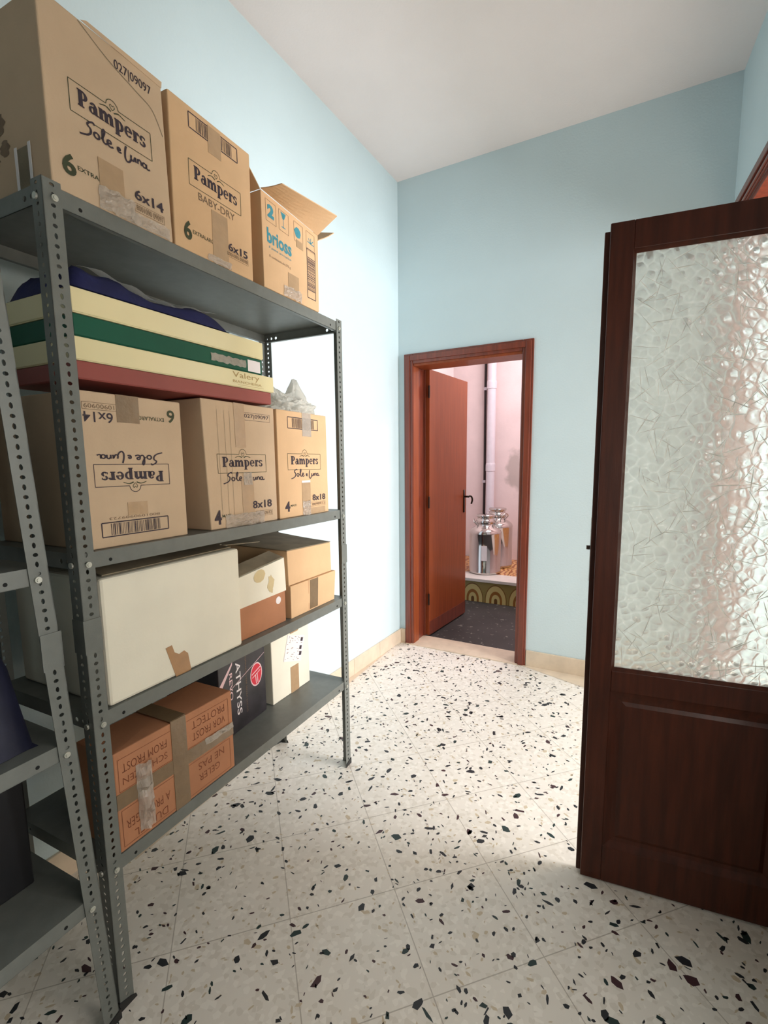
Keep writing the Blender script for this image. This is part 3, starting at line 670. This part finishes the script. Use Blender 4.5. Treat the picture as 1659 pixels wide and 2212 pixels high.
for k in range(5): F3.put(b, ribbon([(.262, .235), (.262+.02*math.cos(k*.75), .235+.02*math.sin(k*.75))], .003), INKB)
for x0 in (.02, .085, .165, .235): F3.put(b, frame_line(x0, x0+.05, .208, .272, .0012, dome=False), INKF)
side_put(b, barcode(.05, .1, .03, .2, .003, 7, horiz=False), INK)
b.build('body', t, bevel=.002)
def slab(parent, name, q, th, m, rows=6):   # curved flap: q = hinge0, hinge1, tip1, tip0
    q = [Vector(p) for p in q]; n = (q[1]-q[0]).cross(q[3]-q[0]).normalized(); vs = []; k = rows
    for s in (0, 1):
        for j in range(k+1):
            f = j/k
            for i in range(k+1):
                g = i/k; p = (q[0]*(1-g)+q[1]*g)*(1-f)+(q[3]*(1-g)+q[2]*g)*f
                vs.append(p+n*(th*s+.003*math.sin(f*3)*math.sin(g*5+1)))
    o = (k+1)**2; fs = []
    for j in range(k):
        for i in range(k):
            a = j*(k+1)+i; fs.append((a+k+1, a+k+2, a+1, a)); fs.append((o+a, o+a+1, o+a+k+2, o+a+k+1))
    for i in range(k):
        for a, c in ((i, i+1), (k*(k+1)+i+1, k*(k+1)+i)): fs.append((a, c, o+c, o+a))
        for a, c in (((i+1)*(k+1), i*(k+1)), (i*(k+1)+k, (i+1)*(k+1)+k)): fs.append((a, c, o+c, o+a))
    b = MB(); b.raw(vs, fs, m); return b.build(name, parent)
slab(t, 'flap', [(.0, -.001, .296), (.312, -.001, .278), (.322, -.082, .331), (.006, -.080, .293)], .003, CARD2)
slab(t, 'flap', [(.316, 0, .262), (.314, .30, .285), (.40, .24, .375), (.432, .004, .334)], .003, CARD2)
slab(t, 'flap', [(-.001, .34, .292), (-.001, 0, .292), (-.026, .02, .35), (-.026, .32, .35)], .003, CARD2)
tape(t, F3, .125, .185, .03, .085, TAPE); tape(t, F3, .175, .215, .19, .215, TAPE); crinkle(t, F3, .10, .20, .0, .035, 9, .008)

# second shelf ---------------------------------------------------------------
Z1 = 1.1835; W0 = .02
t = place('cardboard_box', 'upside-down brown nappy carton beside the near post on the second shelf', 'cardboard box', .045, W0, Z1, GB)
b = MB(); F4 = carton(b, .277, .366, .37, CARD); fl_ = (.277+.064, .366)   # print turned by 180 degrees
FX = (.297, .370)
def inv(x0, x1, y0, y1): return (FX[0]-x1, FX[0]-x0, FX[1]-y1, FX[1]-y0)
q = inv(.023, .227, .146, .199); brand(b, F4, *q, flip=FX)
F4.put(b, barcode(*inv(.03, .214, .026, .060), .0028, 8), INK, flip=FX)
F4.put(b, T('6', *inv(.232, .256, .308, .342), .02), INKG, flip=FX); F4.put(b, T('EXTRALARGE', *inv(.14, .222, .31, .32), .01), INKG, flip=FX)
F4.put(b, T('6x14', *inv(.008, .08, .296, .32), .008), INK, flip=FX)
F4.put(b, frame_line(*inv(.008, .122, .325, .341), .001, dome=False), INKF, flip=FX); F4.put(b, T('80010900909', *inv(.012, .118, .328, .338)), INKF, flip=FX)
F4.put(b, T('8001090909723', *inv(.05, .19, .066, .072)), INKF, flip=FX)
b.build('body', t, bevel=.003); tape(t, F4, .09, .15, .30, .366, TAPEG); tape(t, F4, .1, .155, .072, .105, TAPE)
t = place('cardboard_box', 'creased brown carton marked 8x18 in the middle of the second shelf, code 027 09097 printed', 'cardboard box', .402, W0, Z1, GB)
b = MB(); F5 = carton(b, .312, .388, .37, CARD, tl=(-.008, 0, .0), bl=(.006, 0, 0))
brand(b, F5, .045, .261, .17, .228)
F5.put(b, frame_line(.166, .289, .338, .362, .001, dome=False), INK); F5.put(b, T('027|09097', .17, .284, .342, .358, .004), INK)
nums(b, F5, '4', '8x18', 'MAXI', ('47 8090972', .18, .284, .022, .04), .31, ((.016, .044, .014, .058), (.186, .282, .05, .076), .085))
for u in (.05, .078, .10): F5.put(b, ribbon([(u, .03), (u+.004, .2), (u+.006, .36)], .0009), CARDG)
b.build('body', t, bevel=.003); tape(t, F5, .14, .195, .0, .15, TAPE); tape(t, F5, .125, .17, .25, .388, TAPE); crinkle(t, F5, .06, .24, .0, .04, 12, .01); crinkle(t, F5, .15, .19, .13, .17, 13, .006)
t = place('cardboard_box', 'narrow brown carton marked 8x18 with barcode, nearest the far post on the second shelf', 'cardboard box', .728, W0, Z1, GB)
b = MB(); F6 = carton(b, .312, .388, .37, CARD2, tr=(-.002, 0, 0), br=(.002, 0, 0))
brand(b, F6, .054, .262, .175, .234); F6.put(b, barcode(.061, .25, .326, .366, .003, 15), INK)
nums(b, F6, '4', '8x18', 'MAXI', ('47 8090972', .16, .287, .03, .046), .31, ((.03, .058, .022, .06), (.2, .288, .052, .076), .095)); b.build('body', t, bevel=.003)
tape(t, F6, .134, .188, .03, .125, TAPE); tape(t, F6, .134, .188, .124, .133, PAPER); tape(t, F6, .148, .205, .3, .388, TAPEW); tape(t, F6, .16, .285, .0, .025, TAPE); crinkle(t, F6, .135, .185, .0, .055, 17, .008)

# flat presentation boxes stacked on the nappy cartons
TL = .0125
GP = 'flat gift boxes stacked above the nappy cartons'
def flatbox(label, a0, a1, z, h, d, m, dy=0):
    zz = z+TL*(a0-.05); t = place('gift_box', label, 'flat box', a0, W0+dy, zz, GP, ry=-TL)
    b = MB(); b.box(0, a1-a0, 0, d, 0, h*.62, m); b.box(-.002, a1-a0+.002, -.002, d+.002, h*.04, h, m)
    return t, b, a1-a0
t, b, wd = flatbox('brick red flat box at the bottom of the stack of flat boxes', .052, .70, 1.5735, .040, .28, RED); b.build('body', t, bevel=.002)
t, b, wd = flatbox('cream flat box with faint gold lettering lying on the brick red one', .05, .716, 1.6145, .0515, .28, CREAM)
Ff = Face((0, -.002, 0), (wd, -.002, 0), (0, -.002, .053), (wd, -.002, .053), wd, .053)
Ff.put(b, T('Valery', wd-.19, wd-.07, .024, .046), GOLD); Ff.put(b, T('BIANCHERIA', wd-.19, wd-.06, .013, .021), GOLD); Ff.put(b, ribbon([(wd-.17, .008), (wd-.05, .008)], .0008), GOLD)
b.build('body', t, bevel=.002)
t, b, wd = flatbox('dark green flat box with a white price label', .055, .665, 1.6675, .048, .28, GREEN, .004); b.build('body', t, bevel=.002)
Ff = Face((0, -.002, 0), (wd, -.002, 0), (0, -.002, .048), (wd, -.002, .048), wd, .048)
tape(t, Ff, wd-.066, wd-.008, .004, .04, PAPER, name='label'); crinkle(t, Ff, wd-.22, wd-.075, .012, .034, 21, .002, name='plastic_wrap')
t, b, wd = flatbox('cream flat box on top of the stack under the navy cloth', .052, .668, 1.7165, .054, .28, CREAM); b.build('body', t, bevel=.002)

# navy cloth bundle in plastic
t = place('folded_cloth', 'navy blue folded cloth in clear plastic on top of the flat boxes', 'cloth', .055, .02, 1.7725, ry=-TL)
def pillow(b, L_, D_, hf, m, nx=40, ny=16):
    vs = []
    for j in range(ny+1):
        for i in range(nx+1):
            u, v = i/nx, j/ny; ed = min(1, min(u, 1-u)*12)**.5*min(1, min(v, 1-v)*7)**.5
            vs.append((u*L_, v*D_+.006*noise.noise((u*9, v*3, 2)), .001+hf(u)*ed*(1+.25*noise.noise((u*9, v*6, 0)))))
    n = len(vs); vs += [(x, y, .0005) for x, y, z in vs]
    fs = [(j*(nx+1)+i, j*(nx+1)+i+1, (j+1)*(nx+1)+i+1, (j+1)*(nx+1)+i) for j in range(ny) for i in range(nx)]
    b.raw(vs, fs+[tuple(k+n for k in reversed(f)) for f in fs], m)
b = MB(); hf = lambda u: .052-.022*math.exp(-((u-.62)/.2)**2)+.006*math.sin(u*11)
pillow(b, .47, .26, hf, NAVY); b.build('cloth', t, smooth=True)
b = MB(); vs = []
for j in range(5):
    for i in range(31):
        u = .12+.8*i/30; vs.append((u*.47, .012+.014*j, .004+hf(u)*(.86+.04*j)+.004*math.sin(i*.9)+.002*j))
b.raw(vs, [(j*31+i, j*31+i+1, (j+1)*31+i+1, (j+1)*31+i) for j in range(4) for i in range(30)], PLAST); b.build('plastic_wrap', t, smooth=True)

# plastic bag on the last carton
t = place('plastic_bag', 'crumpled translucent white plastic bag on the far carton of the second shelf', 'plastic bag', .90, .12, Z1+.3885)
bm = bmesh.new(); bmesh.ops.create_icosphere(bm, subdivisions=5, radius=1)
for v in bm.verts:
    p = v.co.copy(); cr = 1+.30*noise.noise(p*2.4)+.22*abs(noise.noise(p*6))+.08*noise.noise(p*14)
    x, y, z = p.x*.125*cr, p.y*.09*cr, max(0, p.z+.35)*.045*cr
    for hx, hy, hz, sg in ((.045, -.02, .095, .028), (-.085, .0, .055, .034)):
        g_ = math.exp(-((x-hx)**2+(y-hy)**2)/(sg*sg)); z += hz*g_*max(0, p.z)*(1+.25*noise.noise(p*9))
    v.co = Vector((x, y, max(.0005, z)))
me = bpy.data.meshes.new('bag'); bm.to_mesh(me); bm.free(); me.materials.append(PLAST)
for p in me.polygons: p.use_smooth = (p.index % 3 != 0)
o = bpy.data.objects.new('bag', me); C.objects.link(o); o.parent = t

# third shelf ---------------------------------------------------------------
Z2 = .7965
t = place('cardboard_box', 'large off-white carton with a torn strip of brown tape on the third shelf', 'cardboard box', .048, .006, Z2, 'white cartons')
b = MB(); F7 = carton(b, .449, .318, .37, CARDW, tr=(.004, 0, .001), tl=(0, 0, .0))
b.build('body', t, bevel=.008)
b = MB(); pts = [(.163, .091), (.183, .093), (.19, .07), (.205, .06), (.222, .064), (.234, .052), (.242, 0), (.19, 0)]
for a, c in ((.0011, .0002),):
    P = [F7.P(u, v, a) for u, v in pts]; Q = [F7.P(u, v, c) for u, v in pts]; n = len(pts)
    b.raw(P+Q, [tuple(range(n))]+[(k, (k+1) % n, n+(k+1) % n, n+k) for k in range(n)], TAPEB)
    b.m = b.m
b.build('tape', t)
slab(t, 'flap', [(.02, .02, .320), (.44, .02, .322), (.43, .16, .335), (.03, .16, .334)], .003, CARDG)
t = place('cardboard_box', 'open shallow carton, cream above and brown below, between the white and orange cartons', 'cardboard box', .506, .03, Z2, 'opened brown cartons')
b = MB(); wd = .246
b.box(.0, wd, .0, .3, 0, .135, CARDR); b.build('body', t, bevel=.003)
b = MB(); b.hexa([(-.002, -.004, .112), (wd+.001, -.004, .118), (wd+.001, .3, .118), (-.002, .3, .112), (-.002, -.004, .215), (wd-.004, -.003, .242), (wd, .008, .243), (-.002, .008, .216)], CARDW)
F8 = Face((-.002, -.004, .112), (wd+.001, -.004, .118), (-.002, -.004, .215), (wd-.004, -.003, .242), wd, .11)
F8.put(b, [[(.11+.03*math.cos(a*.6), .085+.022*math.sin(a*.6)) for a in range(10)], [(.165+.016*math.cos(a*.314)*(1+.35*math.sin(a*1.3)), .042+.03*math.sin(a*.314)*(1+.15*math.sin(a*2.1))) for a in range(20)]], FADED)
b.build('lid', t)
slab(t, 'flap', [(0, .004, .216), (wd-.004, .004, .243), (wd-.012, .06, .262), (.008, .05, .238)], .003, CARDG)
b = MB(); b.lathe([(.014, 0), (.014, .0008)], PAPER, 16); o = b.build('sticker', t, loc=(.205, -.0003, .09)); o.rotation_euler = (math.pi/2, 0, 0)
t = place('cardboard_box', 'orange-brown two-part carton with clear tape, at the far end of the third shelf', 'cardboard box', .772, .024, Z2, 'opened brown cartons')
wd = .298; b = MB(); b.hexa([(.004, 0, 0), (wd+.004, 0, 0), (wd+.004, .3, 0), (.004, .3, 0), (0, -.004, .127), (wd+.006, -.008, .128), (wd, .3, .127), (0, .3, .127)], CARD2)
F9 = Face((.004, 0, 0), (wd+.004, 0, 0), (0, -.004, .127), (wd+.006, -.008, .128), wd, .127)
F9.put(b, ribbon([(.112, 0), (.108, .127)], .002), CARDR); b.build('body', t, bevel=.002)
b = MB(); b.hexa([(0, .004, .1285), (wd-.008, .004, .1285), (wd-.008, .3, .1285), (0, .3, .1285), (-.004, .004, .262), (wd-.012, .004, .252), (wd-.012, .3, .262), (-.004, .3, .268)], CARD2); b.build('lid', t, bevel=.002)
tape(t, F9, .118, .172, .006, .125, TAPEG)
slab(t, 'flap', [(wd-.012, .003, .256), (-.006, .003, .266), (-.09, .30, .295), (wd-.01, .30, .282)], .003, CARDG)
t = place('cardboard_sheet', 'dusty grey-brown sheet of cardboard bridging the cartons of the third shelf', 'cardboard', .50, .14, Z2+.312)
slab(t, 'sheet', [(0.004, 0, .0), (.25, 0, -.02), (.27, .2, -.005), (0.004, .2, .012)], .003, CARDG)
slab(t, 'torn_strip', [(.01, -.05, -.04), (.025, -.05, -.045), (.06, 0.002, -.0), (.035, 0.002, .0)], .002, CARDW, 3)

# bottom shelf ---------------------------------------------------------------
Z3 = .4115
t = place('cardboard_box', 'reddish-brown carton bound with crossed olive tape on the bottom shelf', 'cardboard box', .040, .002, Z3, 'taped cartons')
b = MB(); WR = .392; F10 = carton(b, WR, .258, .155, CARDR, tl=(0, 0, .008))
def put180(txt, x0, x1, y0, y1): F10.put(b, T(txt, x0, x1, y0, y1, -.005), INKR, flip=(x0+x1, y0+y1))
put180('PROTECT', .235, .36, .205, .228); put180('VOR FROST', .235, .36, .17, .193); put180('FROM FROST', .02, .15, .2, .222); put180('SCHÜTZEN', .02, .15, .165, .187)
put180('NE PAS', .25, .35, .07, .092); put180('GELER', .25, .33, .035, .056); put180('A PROTEGER', .02, .15, .05, .074); put180('DU GEL', .04, .14, .015, .036)
for x0, x1, y0, y1 in ((.01, .375, .155, .238), (.01, .375, .01, .105)): F10.put(b, frame_line(x0, x1, y0, y1, .0012, dome=False), INKR)
b.build('body', t, bevel=.003)
tape(t, F10, .165, .215, 0, .262, TAPEG, th=.0018); tape(t, F10, 0, WR, .112, .152, TAPEG, th=.0013)
b = MB(); b.box(.165, .215, 0, .155, .2665, .2678, TAPEG); b.build('tape', t)
crinkle(t, F10, .055, .10, .02, .20, 31, .016); crinkle(t, F10, .28, WR, .135, .155, 32, .006)
t = place('cardboard_box', 'black glossy appliance box with ATHYSS lettering and a round red logo on the bottom shelf', 'cardboard box', .50, .128, Z3, 'printed boxes', rz=math.radians(5))
b = MB(); F11 = carton(b, .262, .325, .24, ATHY)
def down(polys, cx, ytop, wd_, ht):   # lettering running downwards
    q = fit(polys, 0, ht, 0, wd_); return [[(cx-wd_/2+y, ytop-x) for x, y in p] for p in q]
if 'ATHYSS' not in _tc: _tc['ATHYSS'] = text_polys('ATHYSS', 1, .01)
F11.put(b, down(_tc['ATHYSS'], .102, .262, .026, .20), PAPER); F11.put(b, down(text_polys('REVO', 1, .01), .062, .235, .016, .10), LOGOW)
F11.put(b, down(text_polys('ASPIRAPOLVERE SENZA SACCO', 1, 0), .145, .27, .007, .22), INKF)
F11.put(b, [[(.205+.036*math.cos(a*.3142), .172+.046*math.sin(a*.3142)) for a in range(20)]], LOGOW, .0005)
F11.put(b, [[(.205+.032*math.cos(a*.3142), .172+.041*math.sin(a*.3142)) for a in range(20)]], LOGO, .0007)
F11.put(b, ribbon([(.178, .178), (.232, .194)], .004)+ribbon([(.18, .165), (.23, .181)], .003)+ribbon([(.2, .17), (.203, .135)], .004)+ribbon([(.21, .173), (.213, .137)], .004), LOGOW, .0009)
F11.put(b, [[(.0, .205), (.075, .275), (.072, .262), (.006, .185)]], LOGOW)
F11.put(b, ribbon([(.03, .165), (.26, .24)], .002), LOGOW)
b.build('body', t, bevel=.003)
t = place('cardboard_box', 'pale parcel with a printed shipping label standing on the bottom shelf', 'cardboard box', .795, .146, Z3, 'white cartons')
b = MB(); F12 = carton(b, .25, .33, .13, CARDW); b.build('body', t, bevel=.003)
b = MB(); cx, cz_, an = .145, .19, math.radians(-18); ux, uz = math.cos(an), math.sin(an)
def LB(u, v): return (cx+u*ux-v*uz, cz_+u*uz+v*ux)
F12.put(b, [[LB(-.06, -.055), LB(.06, -.055), LB(.06, .055), LB(-.06, .055)]], PAPER, .0012)
rr = random.Random(5)
for k in range(46):
    u, v = rr.uniform(-.055, .045), rr.uniform(-.05, .048); wv = rr.uniform(.003, .012)
    F12.put(b, [[LB(u, v), LB(u+wv, v), LB(u+wv, v+.002), LB(u, v+.002)]], INKF, .0016)
for u, v in ((.035, .03), (.035, -.005), (.04, -.03)): F12.put(b, [[LB(u, v), LB(u+.016, v), LB(u+.016, v+.016), LB(u, v+.016)]], INK, .0016)
b.build('shipping_label', t)
tape(t, F12, .115, .17, 0, .115, TAPE); tape(t, F12, .12, .175, .26, .33, TAPE)

# neighbouring rack contents (in deep shade)
RM = rack2.matrix_world.copy() if False else (Matrix.Translation(rack2.location) @ Matrix.Rotation(RY, 4, 'Z'))
def place2(name, label, cat, a, w_, z):
    t = empty(name); t.location = RM @ Vector((a, w_, z)); t.rotation_euler = (0, 0, RY); tag(t, label, cat); return t
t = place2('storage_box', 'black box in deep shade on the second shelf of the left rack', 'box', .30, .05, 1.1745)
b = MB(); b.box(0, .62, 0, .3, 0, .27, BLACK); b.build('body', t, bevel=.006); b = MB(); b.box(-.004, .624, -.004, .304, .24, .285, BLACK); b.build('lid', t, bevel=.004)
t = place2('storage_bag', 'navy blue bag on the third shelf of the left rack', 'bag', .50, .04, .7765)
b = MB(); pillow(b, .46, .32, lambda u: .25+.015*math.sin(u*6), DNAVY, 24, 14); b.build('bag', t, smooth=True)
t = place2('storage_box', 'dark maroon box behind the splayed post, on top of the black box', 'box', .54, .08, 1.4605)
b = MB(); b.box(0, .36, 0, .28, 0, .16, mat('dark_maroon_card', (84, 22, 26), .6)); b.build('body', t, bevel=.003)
t = place2('storage_box', 'low black block added at the back of the left rack bottom shelf, standing in for shade', 'box', .36, .165, .3755)  # black block added where this shelf falls into shade
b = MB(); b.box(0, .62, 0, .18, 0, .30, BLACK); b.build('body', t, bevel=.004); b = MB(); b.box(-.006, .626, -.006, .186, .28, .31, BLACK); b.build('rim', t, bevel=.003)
